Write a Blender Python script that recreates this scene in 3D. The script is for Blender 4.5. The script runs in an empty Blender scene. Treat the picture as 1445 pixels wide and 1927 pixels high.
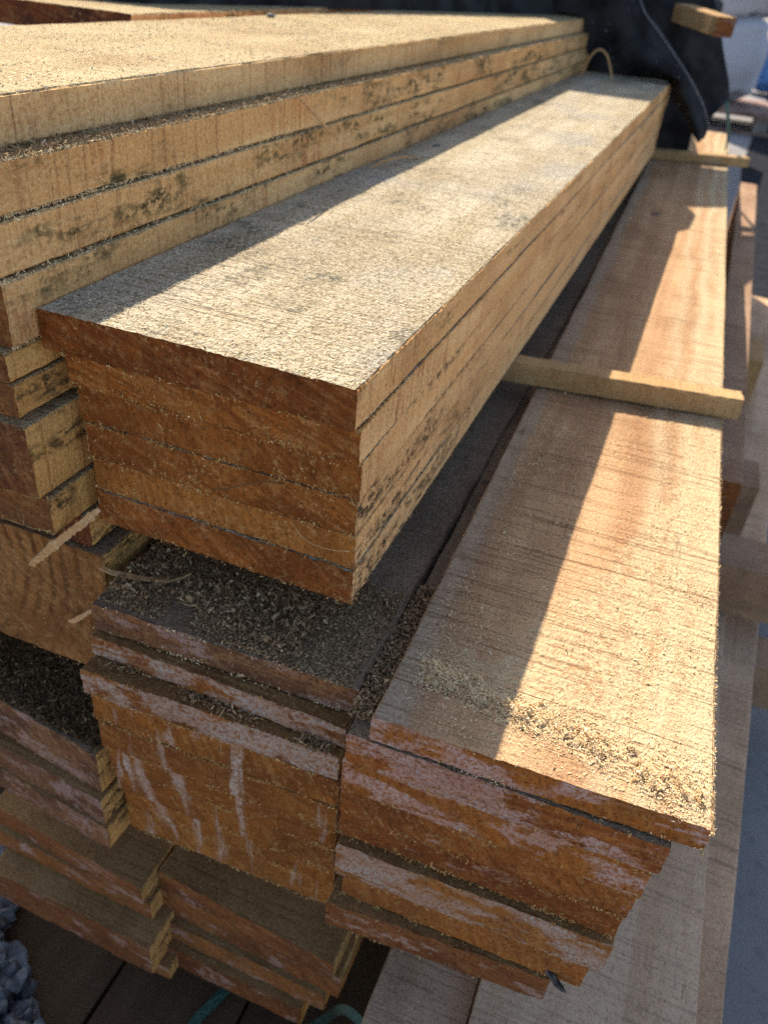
import bpy, math, random
import numpy as np
from mathutils import Matrix, Vector

S = 0.15                      # one working unit = the width of a plank = 15 cm
SC = bpy.context.scene
COL = SC.collection

# ------------------------------------------------------------------ camera
R = ((0.9264029910588745, -0.27392619033552607, 0.2583446155921125),
     (0.36726067325822714, 0.5060259151984989, -0.7804212779168924),
     (0.08304875697495401, 0.8178644236031953, 0.5693862384788803))
CAM = Vector((0.654, -1.689, 0.890))
cam = bpy.data.cameras.new('camera')
cam_o = bpy.data.objects.new('camera', cam)
COL.objects.link(cam_o)
cam_o.matrix_world = Matrix.Translation(CAM * S) @ Matrix(R).to_4x4()
cam.sensor_fit = 'VERTICAL'
cam.sensor_height = 24.0
cam.lens = 1500.0741 / 1927.0 * 24.0
cam.clip_start = 0.01
cam.clip_end = 400
cam.dof.use_dof = True
cam.dof.focus_distance = 0.315
cam.dof.aperture_fstop = 9.0
cam.dof.aperture_blades = 0
SC.camera = cam_o

# ------------------------------------------------------------------ light
SUN_DIR = Vector((0.636, -1.0, -1.0)).normalized()      # the way the light travels
world = bpy.data.worlds.new('World')
SC.world = world
world.use_nodes = True
wn = world.node_tree
bg = wn.nodes['Background']
sky = wn.nodes.new('ShaderNodeTexSky')
sky.sky_type = 'NISHITA'
sky.sun_disc = False
sky.sun_elevation = math.asin(-SUN_DIR.z)
sky.sun_rotation = math.atan2(-SUN_DIR.x, -SUN_DIR.y)
sky.air_density = 1.0
sky.dust_density = 1.5
wn.links.new(sky.outputs[0], bg.inputs[0])
bg.inputs[1].default_value = 0.115
sl = bpy.data.lights.new('sun', 'SUN')
sl.energy = 5.0
sl.angle = math.radians(0.5)
sl.color = (1.0, 0.90, 0.75)
so = bpy.data.objects.new('sun', sl)
COL.objects.link(so)
so.rotation_euler = SUN_DIR.to_track_quat('-Z', 'Y').to_euler()
so.location = (-2, 3, 4)
SC.view_settings.view_transform = 'Standard'
SC.view_settings.look = 'None'
SC.view_settings.exposure = 1.05
SC.view_settings.gamma = 1.0
SC.view_settings.use_curve_mapping = False
SC.cycles.use_denoising = False
SC.cycles.max_bounces = 8
SC.cycles.diffuse_bounces = 5


# ------------------------------------------------------------------ node helper
class N:
    def __init__(self, name):
        self.m = bpy.data.materials.new(name)
        self.m.use_nodes = True
        self.t = self.m.node_tree
        self.t.nodes.clear()
        self.out = self.t.nodes.new('ShaderNodeOutputMaterial')
        self.b = self.t.nodes.new('ShaderNodeBsdfPrincipled')
        self.t.links.new(self.b.outputs[0], self.out.inputs[0])
        self.b.inputs['Roughness'].default_value = 0.88
        self.b.inputs['Specular IOR Level'].default_value = 0.05

    def set(self, sock, v):
        if hasattr(v, 'is_output') or isinstance(v, bpy.types.NodeSocket):
            self.t.links.new(v, sock)
        else:
            if isinstance(v, tuple) and len(v) == 3 and sock.type == 'RGBA':
                v = (*v, 1)
            sock.default_value = v

    def math(self, op, a, b=0.0, c=0.0, clamp=False):
        n = self.t.nodes.new('ShaderNodeMath')
        n.operation = op
        n.use_clamp = clamp
        self.set(n.inputs[0], a)
        self.set(n.inputs[1], b)
        self.set(n.inputs[2], c)
        return n.outputs[0]

    def vmath(self, op, a, b=(0, 0, 0)):
        n = self.t.nodes.new('ShaderNodeVectorMath')
        n.operation = op
        self.set(n.inputs[0], a)
        self.set(n.inputs[1], b)
        return n.outputs['Value'] if op in ('LENGTH', 'DOT_PRODUCT') else n.outputs[0]

    def coords(self, shift=True):
        tc = self.t.nodes.new('ShaderNodeTexCoord')
        v = self.vmath('MULTIPLY', tc.outputs['Object'], (1 / S,) * 3)
        self.raw = v
        if shift:
            oi = self.t.nodes.new('ShaderNodeObjectInfo')
            self.rnd = oi.outputs['Random']
            c = self.t.nodes.new('ShaderNodeCombineXYZ')
            self.set(c.inputs[0], self.math('MULTIPLY', self.rnd, 31.0))
            self.set(c.inputs[1], self.math('MULTIPLY', self.rnd, 57.0))
            self.set(c.inputs[2], self.math('MULTIPLY', self.rnd, 19.0))
            v = self.vmath('ADD', v, c.outputs[0])
        return v

    def world(self):
        g = self.t.nodes.new('ShaderNodeNewGeometry')
        return self.vmath('MULTIPLY', g.outputs['Position'], (1 / S,) * 3)

    def noise(self, v, sc, detail=3.0, rough=0.55, dist=0.0):
        n = self.t.nodes.new('ShaderNodeTexNoise')
        if isinstance(sc, (tuple, list)):
            v = self.vmath('MULTIPLY', v, tuple(sc))
            n.inputs['Scale'].default_value = 1.0
        else:
            n.inputs['Scale'].default_value = sc
        self.set(n.inputs['Vector'], v)
        n.inputs['Detail'].default_value = detail
        n.inputs['Roughness'].default_value = rough
        n.inputs['Distortion'].default_value = dist
        return n.outputs[0]

    def ramp(self, v, a, b, lo=0.0, hi=1.0):
        n = self.t.nodes.new('ShaderNodeMapRange')
        n.interpolation_type = 'SMOOTHSTEP'
        flip = a > b
        if flip:
            a, b, lo, hi = b, a, hi, lo
        self.set(n.inputs['Value'], v)
        n.inputs['From Min'].default_value = a
        n.inputs['From Max'].default_value = b
        n.inputs['To Min'].default_value = lo
        n.inputs['To Max'].default_value = hi
        return n.outputs[0]

    def mix(self, f, a, b):
        n = self.t.nodes.new('ShaderNodeMix')
        n.data_type = 'RGBA'
        self.set(n.inputs[0], f)
        self.set(n.inputs[6], a)
        self.set(n.inputs[7], b)
        return n.outputs[2]

    def bump(self, h, dist, strength=1.0):
        n = self.t.nodes.new('ShaderNodeBump')
        n.inputs['Strength'].default_value = strength
        n.inputs['Distance'].default_value = dist
        self.set(n.inputs['Height'], h)
        self.t.links.new(n.outputs[0], self.b.inputs['Normal'])

    def done(self, col, rough=None):
        self.set(self.b.inputs['Base Color'], col)
        if rough is not None:
            self.set(self.b.inputs['Roughness'], rough)
        return self.m


def lerp3(a, b, t):
    return tuple(x * (1 - t) + y * t for x, y in zip(a, b))


# ------------------------------------------------------------------ materials
def wood(name, base, alt, dark, light, line=0.45, speck=0.4, fuzz=0.5, bump=0.0007,
         mold=None, moldcol=(0.02, 0.026, 0.018), moldth=0.6, red=None, grey=None, greyth=(0.5, 0.7),
         kerf=(1.3, 62, 2.5), strip=None, crack=0.0, powder=None, moldfade=None):
    n = N(name)
    p = n.coords()
    g = n.noise(p, (7, 0.3, 7), 5, 0.6, 0.4)
    col = n.mix(n.ramp(g, 0.36, 0.64), base, alt)
    blot = n.noise(p, (2.2, 1.1, 2.2), 3)
    col = n.mix(n.ramp(blot, 0.42, 0.68, 0, 0.75), col, lerp3(base, dark, 0.42))
    if red is not None:
        rm = n.math('MULTIPLY', n.ramp(n.noise(p, (2.0, 2.3, 3.0), 3), 0.50, 0.68),
                    n.ramp(n.noise(p, (3, 70, 4), 3), 0.45, 0.62))
        col = n.mix(n.math('MULTIPLY', rm, 0.75), col, red)
    if grey is not None:
        gm = n.ramp(n.noise(p, (1.6, 0.9, 1.6), 4), greyth[0], greyth[1])
        col = n.mix(gm, col, grey)
    if strip is not None:
        # pale sapwood stripe along one edge: depends on x across the plank
        sx = n.t.nodes.new('ShaderNodeSeparateXYZ')
        n.set(sx.inputs[0], n.raw)
        wob = n.math('MULTIPLY', n.math('SUBTRACT', n.noise(p, (3, 1.1, 3), 3), 0.5), 0.18)
        xx = n.math('ADD', sx.outputs[0], wob)
        for (a, b, c, k) in strip:
            m1 = n.math('MULTIPLY', n.ramp(xx, a - 0.05, a + 0.03), n.ramp(xx, b + 0.06, b - 0.02))
            col = n.mix(n.math('MULTIPLY', m1, k), col, c)
    if powder is not None:
        sp = n.t.nodes.new('ShaderNodeSeparateXYZ')
        n.set(sp.inputs[0], n.raw)
        px, py = sp.outputs[0], sp.outputs[1]
        edge = n.math('MULTIPLY_ADD', n.math('MULTIPLY', px, px), 2.6, 0.28)     # the dusting reaches further back on the right
        lim = n.math('SUBTRACT', edge, py)
        low = n.math('SUBTRACT', py, n.math('MULTIPLY_ADD', px, -0.20, 0.24))      # bare strip along the cut end
        wob2 = n.math('MULTIPLY', n.math('SUBTRACT', n.noise(p, (7, 7, 7), 4, 0.65), 0.5), 0.9)
        pm = n.math('MULTIPLY', n.ramp(n.math('ADD', lim, wob2), -0.12, 0.16), n.ramp(n.math('MULTIPLY_ADD', wob2, 0.35, low), -0.05, 0.05))
        pm = n.math('MULTIPLY', pm, n.ramp(px, 0.05, 0.35, 0.45, 1.0))
        far = n.ramp(px, 0.66, 0.80)
        farm = n.math('MULTIPLY', far, n.ramp(n.noise(p, (8, 3, 8), 4, 0.7), 0.44, 0.60))
        pm = n.math('MAXIMUM', pm, n.math('MULTIPLY', farm, 0.75))
        grit = n.ramp(n.noise(p, (45, 45, 45), 4, 0.75), 0.38, 0.56)
        pm = n.math('MULTIPLY', pm, grit)
        col = n.mix(n.math('MULTIPLY', pm, 0.85), col, powder)
    k = n.noise(p, kerf, 3, 0.6, 0.6)
    k2 = n.noise(p, (kerf[0] * 3, kerf[1] * 2.4, kerf[2] * 2), 2, 0.6, 0.5)
    f = n.noise(p, (95, 70, 95), 3, 0.7)
    f2 = n.noise(p, (240, 200, 240), 2, 0.6)
    patch = n.ramp(n.noise(p, (3, 2, 3), 3), 0.35, 0.6, 0.35, 1.0)
    col = n.mix(n.math('MULTIPLY', n.math('MULTIPLY', n.ramp(k, 0.46, 0.33), line), patch), col, dark)
    col = n.mix(n.math('MULTIPLY', n.ramp(k2, 0.45, 0.32), line * 0.6), col, dark)
    col = n.mix(n.math('MULTIPLY', n.ramp(f, 0.49, 0.35), speck), col, dark)
    col = n.mix(n.math('MULTIPLY', n.ramp(f, 0.53, 0.66), fuzz), col, light)
    if crack > 0:
        ck = n.noise(p, (26, 1.0, 26), 2, 0.5, 1.2)
        cm = n.math('MULTIPLY', n.ramp(n.math('ABSOLUTE', n.math('SUBTRACT', ck, 0.5)), 0.012, 0.002),
                    n.ramp(n.noise(p, (4, 3, 4), 2), 0.5, 0.6))
        col = n.mix(n.math('MULTIPLY', cm, crack), col, lerp3(dark, (0, 0, 0), 0.6))
    if mold is not None:
        mm = n.ramp(n.noise(p, mold, 4, 0.6), moldth, moldth + 0.14)
        mf = n.ramp(n.noise(p, (40, 24, 40), 3, 0.7), 0.40, 0.58)
        mk = n.ramp(n.noise(p, (9, 3, 22), 2), 0.35, 0.6)
        msk = n.math('MULTIPLY', n.math('MULTIPLY', mm, mf), mk)
        if moldfade is not None:
            sf = n.t.nodes.new('ShaderNodeSeparateXYZ')
            n.set(sf.inputs[0], n.raw)
            msk = n.math('MULTIPLY', msk, n.ramp(sf.outputs[1], moldfade[1], moldfade[0]))
        col = n.mix(n.math('MULTIPLY', msk, 0.92), col, moldcol)
    h = n.math('ADD', n.math('MULTIPLY', f, 1.3), n.math('MULTIPLY', n.ramp(k, 0.25, 0.5), 0.55))
    h = n.math('ADD', h, n.math('MULTIPLY', f2, 0.35))
    n.bump(h, bump)
    return n.done(col)


def endgrain(name, base, dark, light, white=None, whiteth=0.55, drip=False, pith=(0.3, -1.2), freq=60,
             ringk=0.6, speck=0.5, diag=0.0, bump=0.0012, ringcol=None):
    base = (base[0] * 0.86, base[1] * 0.80, base[2] * 0.80)
    n = N(name)
    p = n.coords()
    w = n.world()
    sx = n.t.nodes.new('ShaderNodeSeparateXYZ')
    n.set(sx.inputs[0], n.raw)
    dx = n.math('SUBTRACT', sx.outputs[0], n.math('ADD', pith[0], n.math('MULTIPLY', n.math('SUBTRACT', n.rnd, 0.5), 0.9)))
    dz = n.math('SUBTRACT', sx.outputs[2], pith[1])
    d = n.math('SQRT', n.math('ADD', n.math('MULTIPLY', dx, dx), n.math('MULTIPLY', dz, dz)))
    d = n.math('ADD', d, n.math('MULTIPLY', n.noise(p, (2.5, 2.5, 2.5), 3), 0.05))
    ring = n.math('SINE', n.math('MULTIPLY', d, freq))
    ringb = n.noise(p, (5, 5, 5), 3)
    col = n.mix(n.ramp(n.noise(p, (3.5, 4, 5), 3, 0.55), 0.40, 0.66), base, dark)
    rm = n.math('MULTIPLY', n.math('MULTIPLY', n.ramp(ring, -0.2, 0.9), ringk), n.ramp(ringb, 0.38, 0.60, 0.1, 1))
    col = n.mix(rm, col, ringcol if ringcol else lerp3(dark, base, 0.15))
    pt = n.ramp(n.noise(p, (20, 6, 24), 5, 0.72, 0.5), 0.5, 0.64)
    col = n.mix(n.math('MULTIPLY', pt, 0.55), col, lerp3(base, light, 0.40))
    # coarse saw scratches running diagonally over the cut, and a different tone on every plank
    rot = n.t.nodes.new('ShaderNodeVectorRotate')
    rot.rotation_type = 'Y_AXIS'
    n.set(rot.inputs['Vector'], p)
    n.set(rot.inputs['Angle'], n.math('MULTIPLY_ADD', n.math('FRACT', n.math('MULTIPLY', n.rnd, 7.13)), 1.7, 0.15))
    sc = n.noise(rot.outputs[0], (58, 8, 2.2), 4, 0.62, 0.35)
    col = n.mix(n.ramp(sc, 0.52, 0.38, 0, 0.6), col, dark)
    col = n.mix(n.ramp(sc, 0.53, 0.66, 0, 0.36), col, lerp3(base, light, 0.30))
    fib = n.noise(p, (70, 20, 13), 4, 0.7)
    col = n.mix(n.ramp(fib, 0.48, 0.30, 0, 0.65), col, lerp3(dark, (0, 0, 0), 0.4))
    tone = n.math('SUBTRACT', n.rnd, 0.5)
    col = n.mix(n.math('MULTIPLY', n.ramp(tone, 0.0, 0.5), 0.45), col, dark)
    col = n.mix(n.math('MULTIPLY', n.ramp(tone, 0.0, -0.5), 0.30), col, lerp3(base, (0.6, 0.3, 0.08), 0.4))
    f = n.noise(p, (85, 85, 85), 3, 0.7)
    fm = n.noise(p, (26, 26, 34), 3, 0.65)
    col = n.mix(n.math('MULTIPLY', n.ramp(f, 0.47, 0.34), 0.7), col, lerp3(dark, (0, 0, 0), 0.5))
    hwhite = 0.0
    if white is not None:
        if drip:
            a = n.noise(w, (7.5, 2, 1.1), 3, 0.6, 0.9)
            a2 = n.noise(w, (2.4, 1, 2.0), 3)
            m = n.math('ADD', n.math('MULTIPLY', a, 0.75), n.math('MULTIPLY', a2, 0.35))
            m = n.ramp(m, whiteth - 0.02, whiteth + 0.07)
        else:
            a = n.noise(w, (2.6, 3.2, 6.5), 6, 0.68, 1.0)
            a3 = n.noise(p, (4, 4, 16), 5, 0.7, 0.6)
            a = n.math('ADD', n.math('MULTIPLY', a, 0.6), n.math('MULTIPLY', a3, 0.4))
            m = n.ramp(a, whiteth - 0.02, whiteth + 0.045)
        m = n.math('MULTIPLY', m, n.math('MULTIPLY', n.ramp(fm, 0.30, 0.46, 0.35, 1.0), n.ramp(f, 0.34, 0.50, 0.5, 1.0)))
        wc = n.mix(n.ramp(f, 0.36, 0.60), lerp3(white, base, 0.75), white)
        wc = n.mix(n.ramp(n.noise(p, (5, 5, 12), 3), 0.4, 0.65, 0, 0.55), wc, lerp3(white, base, 0.65))
        col = n.mix(n.math('MULTIPLY', m, 0.9), col, wc)
        hwhite = m
    sp = n.math('MULTIPLY', n.ramp(n.noise(p, (60, 60, 60), 4, 0.8), 0.56, 0.64), n.ramp(n.noise(p, (7, 7, 14), 3), 0.40, 0.60))
    col = n.mix(n.math('MULTIPLY', sp, speck), col, light)
    h = n.math('ADD', n.math('MULTIPLY', f, 1.0), n.math('MULTIPLY', fm, 0.7))
    h = n.math('ADD', h, n.math('MULTIPLY', sc, 0.8))
    h = n.math('ADD', h, n.math('MULTIPLY', fib, 0.8))
    if ringk > 0:
        h = n.math('ADD', h, n.math('MULTIPLY', ring, -0.25 * ringk))
    n.bump(h, bump)
    n.b.inputs['Specular IOR Level'].default_value = 0.12
    return n.done(col, 0.8)


def flakes_mat(name, a, b, c):
    n = N(name)
    at = n.t.nodes.new('ShaderNodeAttribute')
    at.attribute_name = 'shade'
    s = at.outputs['Fac']
    col = n.mix(n.ramp(s, 0.0, 0.6), a, b)
    col = n.mix(n.ramp(s, 0.75, 1.0), col, c)
    n.b.inputs['Subsurface Weight'].default_value = 0.0
    return n.done(col, 0.85)


PALE = (0.80, 0.66, 0.42)
M = {}
M['A_top'] = wood('pale_sawn_top', (0.50, 0.41, 0.265), (0.63, 0.54, 0.385), (0.20, 0.135, 0.065), (0.72, 0.63, 0.46),
                  line=0.42, speck=0.85, fuzz=0.75, bump=0.0024, mold=(3.5, 2.2, 3.5), moldth=0.54, moldcol=(0.11, 0.11, 0.085),
                  grey=(0.42, 0.385, 0.32), greyth=(0.50, 0.72), kerf=(1.0, 46, 2.5))
M['A_side'] = wood('tan_sawn_side', (0.80, 0.44, 0.175), (0.90, 0.56, 0.26), (0.30, 0.13, 0.05), (0.92, 0.66, 0.37),
                   line=0.35, speck=0.45, fuzz=0.35, bump=0.0008, mold=(5, 1.0, 10), moldth=0.53, moldcol=(0.08, 0.06, 0.04),
                   red=(0.36, 0.13, 0.05), kerf=(2, 40, 1.5))
M['A_side_low'] = wood('tan_side_with_black_smudge', (0.82, 0.47, 0.20), (0.88, 0.55, 0.26), (0.34, 0.15, 0.055), (0.92, 0.66, 0.37),
                       line=0.35, speck=0.5, fuzz=0.4, bump=0.0008, mold=(5, 1.3, 11), moldth=0.36, moldcol=(0.030, 0.026, 0.022),
                       red=(0.36, 0.13, 0.05), kerf=(2, 40, 1.5), moldfade=(0.35, 1.9))
M['A_end'] = endgrain('orange_brown_end', (0.47, 0.165, 0.030), (0.20, 0.058, 0.012), (0.70, 0.46, 0.19), freq=125, ringk=0.85,
                      speck=0.6, pith=(-0.2, -0.9), bump=0.0010)
M['A_end_dark'] = endgrain('dark_red_brown_end', (0.38, 0.115, 0.022), (0.15, 0.040, 0.009), (0.70, 0.46, 0.19), freq=120, ringk=0.6,
                           speck=0.45, pith=(0.2, -2), bump=0.0010)
M['C_top'] = wood('cream_dusty_top', (0.53, 0.40, 0.21), (0.60, 0.465, 0.265), (0.25, 0.14, 0.06), (0.72, 0.60, 0.37),
                  line=0.2, speck=0.8, fuzz=0.7, bump=0.0024)
M['C_side'] = wood('tan_moldy_side', (0.74, 0.41, 0.16), (0.88, 0.56, 0.26), (0.26, 0.10, 0.04), (0.92, 0.67, 0.38),
                   line=0.5, speck=0.4, fuzz=0.4, bump=0.0007, mold=(3.0, 1.3, 4.2), moldth=0.425, moldcol=(0.030, 0.042, 0.022),
                   red=(0.50, 0.18, 0.08), kerf=(3, 44, 1.0))
M['C_side_clean'] = wood('tan_streaked_clean_side', (0.70, 0.40, 0.16), (0.86, 0.55, 0.26), (0.24, 0.10, 0.04), (0.92, 0.67, 0.38),
                         line=0.5, speck=0.4, fuzz=0.4, bump=0.0007, mold=(2.0, 1.1, 3.0), moldth=0.54, moldcol=(0.16, 0.12, 0.08),
                         red=(0.42, 0.20, 0.10), kerf=(3, 44, 1.0))
M['C_side_low'] = wood('tan_streaked_side', (0.80, 0.43, 0.13), (0.84, 0.49, 0.17), (0.22, 0.09, 0.035), (0.84, 0.60, 0.32),
                       line=0.4, speck=0.4, fuzz=0.35, bump=0.0007, mold=(3, 1.4, 9), moldth=0.44, moldcol=(0.04, 0.036, 0.024),
                       kerf=(3, 26, 1.0))
M['C_end'] = endgrain('red_brown_end', (0.22, 0.07, 0.02), (0.07, 0.024, 0.014), (0.50, 0.32, 0.14), freq=110, ringk=0.35,
                      white=(0.36, 0.25, 0.22), whiteth=0.62)
M['ring_end'] = endgrain('ringed_end', (0.42, 0.19, 0.055), (0.22, 0.09, 0.028), (0.58, 0.38, 0.16), freq=105, ringk=1.0,
                         pith=(0.10, -0.12), speck=0.5, bump=0.0012, white=(0.33, 0.27, 0.23), whiteth=0.66, ringcol=(0.11, 0.038, 0.010))
M['B_top'] = wood('warm_sawn_top', (0.43, 0.245, 0.125), (0.58, 0.36, 0.19), (0.19, 0.088, 0.038), (0.62, 0.43, 0.245),
                  line=0.8, speck=0.42, fuzz=0.4, bump=0.0011, kerf=(1.6, 74, 2.5), crack=0.4, powder=(0.60, 0.47, 0.27),
                  strip=[(-0.1, 0.07, (0.40, 0.33, 0.24), 0.6), (0.40, 0.48, (0.55, 0.355, 0.19), 0.4), (0.63, 0.66, (0.62, 0.49, 0.30), 0.55),
                         (0.76, 0.80, (0.62, 0.50, 0.31), 0.7), (0.87, 0.93, (0.58, 0.48, 0.29), 0.7)])
M['B_side'] = wood('warm_sawn_side', (0.50, 0.30, 0.14), (0.56, 0.36, 0.18), (0.18, 0.08, 0.03), (0.66, 0.48, 0.28), bump=0.0007)
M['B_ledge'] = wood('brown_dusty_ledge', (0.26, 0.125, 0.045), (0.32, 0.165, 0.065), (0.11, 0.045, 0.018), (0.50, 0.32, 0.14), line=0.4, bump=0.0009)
M['B_end'] = endgrain('painted_orange_end', (0.45, 0.135, 0.020), (0.18, 0.046, 0.011), (0.58, 0.36, 0.14), freq=110, ringk=0.4,
                      white=(0.56, 0.39, 0.34), whiteth=0.49, speck=0.4, pith=(1.2, -1.5))
M['B_end_pink'] = endgrain('pink_painted_end', (0.42, 0.130, 0.026), (0.18, 0.050, 0.015), (0.58, 0.36, 0.14), freq=110, ringk=0.3,
                           white=(0.52, 0.36, 0.31), whiteth=0.465, speck=0.4, pith=(1.2, -1.5))
M['B_end_brown'] = endgrain('bare_red_brown_end', (0.38, 0.118, 0.022), (0.16, 0.044, 0.012), (0.60, 0.38, 0.15), freq=100, ringk=0.5,
                            white=(0.46, 0.31, 0.27), whiteth=0.57, speck=0.5, pith=(1.4, 0.9))
M['D_top'] = wood('grey_weathered_and_gap_shade', (0.25, 0.165, 0.10), (0.31, 0.22, 0.14), (0.07, 0.045, 0.027), (0.48, 0.36, 0.23),
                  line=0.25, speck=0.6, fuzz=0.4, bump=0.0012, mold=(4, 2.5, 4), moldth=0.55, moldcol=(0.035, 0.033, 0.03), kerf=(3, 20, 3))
M['D_end'] = endgrain('dripped_paint_end', (0.42, 0.150, 0.026), (0.19, 0.060, 0.014), (0.62, 0.40, 0.16), freq=110, ringk=0.35,
                      white=(0.52, 0.42, 0.36), whiteth=0.585, drip=True, speck=0.45, pith=(0.3, 0.8))
M['D_end_white'] = endgrain('chalky_painted_end', (0.40, 0.140, 0.032), (0.18, 0.058, 0.018), (0.60, 0.38, 0.15), freq=110, ringk=0.3,
                            white=(0.45, 0.365, 0.31), whiteth=0.465, speck=0.35, pith=(0.3, 0.8))
M['D_end_purple'] = endgrain('purple_stained_end', (0.30, 0.13, 0.055), (0.085, 0.036, 0.025), (0.56, 0.38, 0.18), freq=110, ringk=0.3,
                             white=(0.36, 0.25, 0.22), whiteth=0.53, speck=0.5, pith=(0.3, 0.8))
M['J_top'] = wood('grey_brown_sawn_top', (0.60, 0.39, 0.235), (0.70, 0.49, 0.32), (0.19, 0.11, 0.065), (0.68, 0.51, 0.36),  # own grey-brown of the long boards
                  line=0.6, speck=0.45, fuzz=0.4, bump=0.0009, kerf=(1.0, 44, 2.5), crack=0.5,
                  mold=(3, 2.0, 3), moldth=0.66, moldcol=(0.10, 0.09, 0.07))
M['low_top'] = wood('brown_lower_top', (0.30, 0.165, 0.065), (0.36, 0.20, 0.085), (0.12, 0.055, 0.02), (0.46, 0.30, 0.15), line=0.4, bump=0.0007)
M['low_end'] = endgrain('dull_brown_end', (0.34, 0.125, 0.036), (0.14, 0.046, 0.018), (0.46, 0.30, 0.14), freq=100, ringk=0.35,
                        white=(0.44, 0.31, 0.26), whiteth=0.55, speck=0.3)
M['slat'] = wood('spacer_batten_wood', (0.43, 0.26, 0.115), (0.49, 0.32, 0.15), (0.17, 0.085, 0.035), (0.60, 0.44, 0.25),
                 line=0.3, speck=0.4, fuzz=0.4, bump=0.0007, grey=(0.42, 0.36, 0.28), greyth=(0.56, 0.76), kerf=(46, 1.5, 2.5))
M['bearer'] = wood('grey_bearer_wood', (0.34, 0.21, 0.13), (0.40, 0.26, 0.165), (0.11, 0.06, 0.035), (0.48, 0.34, 0.22), bump=0.0007, red=(0.20, 0.08, 0.04))
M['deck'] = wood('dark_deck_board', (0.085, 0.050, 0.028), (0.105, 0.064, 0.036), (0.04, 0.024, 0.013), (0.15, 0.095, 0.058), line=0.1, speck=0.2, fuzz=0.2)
M['dust'] = flakes_mat('light_sawdust', (0.62, 0.42, 0.21), (0.77, 0.57, 0.32), (0.84, 0.72, 0.48))
M['dust_pale'] = flakes_mat('pale_sawdust', (0.55, 0.42, 0.23), (0.68, 0.57, 0.37), (0.80, 0.72, 0.53))
M['dust_orange'] = flakes_mat('orange_sawdust', (0.34, 0.17, 0.055), (0.52, 0.30, 0.11), (0.70, 0.48, 0.22))
M['dust_grey'] = flakes_mat('weathered_and_shade_sawdust', (0.14, 0.085, 0.043), (0.38, 0.24, 0.125), (0.66, 0.47, 0.26))
M['dust_dark'] = flakes_mat('dark_sawdust', (0.06, 0.04, 0.022), (0.14, 0.092, 0.045), (0.30, 0.20, 0.10))


def simple(name, col, rough=0.7, bump=0.0, sc=30.0, var=0.25, metal=0.0, spec=0.3, sc3=None):
    n = N(name)
    p = n.coords()
    f = n.noise(p, sc3 or sc, 4, 0.6)
    c = n.mix(n.ramp(f, 0.3, 0.7), lerp3(col, (0, 0, 0), var), lerp3(col, (1, 1, 1), var * 0.25))
    if bump:
        n.bump(f, bump)
    n.b.inputs['Metallic'].default_value = metal
    n.b.inputs['Specular IOR Level'].default_value = spec
    return n.done(c, rough)


M['tarp'] = simple('black_tarp_cloth', (0.011, 0.0105, 0.0105), 0.75, 0.0, 2.5, 0.12, spec=0.06)
M['thread'] = simple('grey_stitch_thread', (0.30, 0.30, 0.32), 0.7, 0, 80, 0.5)
M['strap'] = simple('green_plastic_strap', (0.004, 0.075, 0.048), 0.45, 0.0, 60, 0.3, spec=0.5)
M['bag'] = simple('white_woven_bag', (0.50, 0.49, 0.53), 0.75, 0.004, 14, 0.15)
M['blue'] = simple('blue_printed_bag', (0.02, 0.14, 0.42), 0.6, 0.004, 6, 0.3)
M['redwood'] = simple('reddish_pallet_wood', (0.24, 0.11, 0.07), 0.85, 0.002, (3, 3, 12)[0], 0.4)
M['greywood'] = simple('grey_pallet_wood', (0.28, 0.22, 0.19), 0.85, 0.002, 3, 0.4)
M['stone'] = simple('blue_grey_gravel', (0.065, 0.067, 0.072), 0.85, 0.0010, 16, 0.45)
M['bark'] = simple('dark_bark', (0.045, 0.038, 0.034), 0.9, 0.001, 40, 0.5)
M['splinter'] = wood('splinter_wood', (0.54, 0.30, 0.13), (0.60, 0.36, 0.17), (0.34, 0.18, 0.08), (0.80, 0.62, 0.38), line=0.2, bump=0.0003)


def ground_mat():
    n = N('concrete_ground')
    p = n.world()
    a = n.noise(p, 0.35, 4, 0.6)
    b = n.noise(p, 9.0, 4, 0.65)
    c = n.noise(p, 60.0, 3, 0.7)
    col = n.mix(n.ramp(a, 0.35, 0.65), (0.215, 0.20, 0.195), (0.27, 0.255, 0.245))
    col = n.mix(n.ramp(b, 0.52, 0.72, 0, 0.5), col, (0.13, 0.125, 0.125))
    col = n.mix(n.ramp(c, 0.5, 0.7, 0, 0.4), col, (0.34, 0.325, 0.315))
    n.bump(n.math('ADD', c, b), 0.002)
    return n.done(col, 0.85)


M['ground'] = ground_mat()


# ------------------------------------------------------------------ mesh helpers
def link(name, verts, faces, mats, parent=None, loc=(0, 0, 0), rot=(0, 0, 0), fmat=None, shade=None, smooth=30):
    me = bpy.data.meshes.new(name)
    v = np.asarray(verts, float) * S
    me.from_pydata(v.tolist(), [], faces)
    for m in mats:
        me.materials.append(m)
    if fmat is not None:
        me.polygons.foreach_set('material_index', np.asarray(fmat, np.int32))
    if shade is not None:
        at = me.attributes.new('shade', 'FLOAT', 'POINT')
        at.data.foreach_set('value', np.asarray(shade, np.float32))
    me.update()
    if smooth:
        me.shade_smooth()
        me.set_sharp_from_angle(angle=math.radians(smooth))
    o = bpy.data.objects.new(name, me)
    COL.objects.link(o)
    o.location = Vector(loc) * S
    o.rotation_euler = rot
    if parent:
        o.parent = parent
    return o


def tag(o, label, cat, group=None, kind=None):
    if label:
        o['label'] = label
    if cat:
        o['category'] = cat
    if group:
        o['group'] = group
    if kind:
        o['kind'] = kind
    return o


def structure(o):
    o['kind'] = 'structure'
    return o


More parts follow.
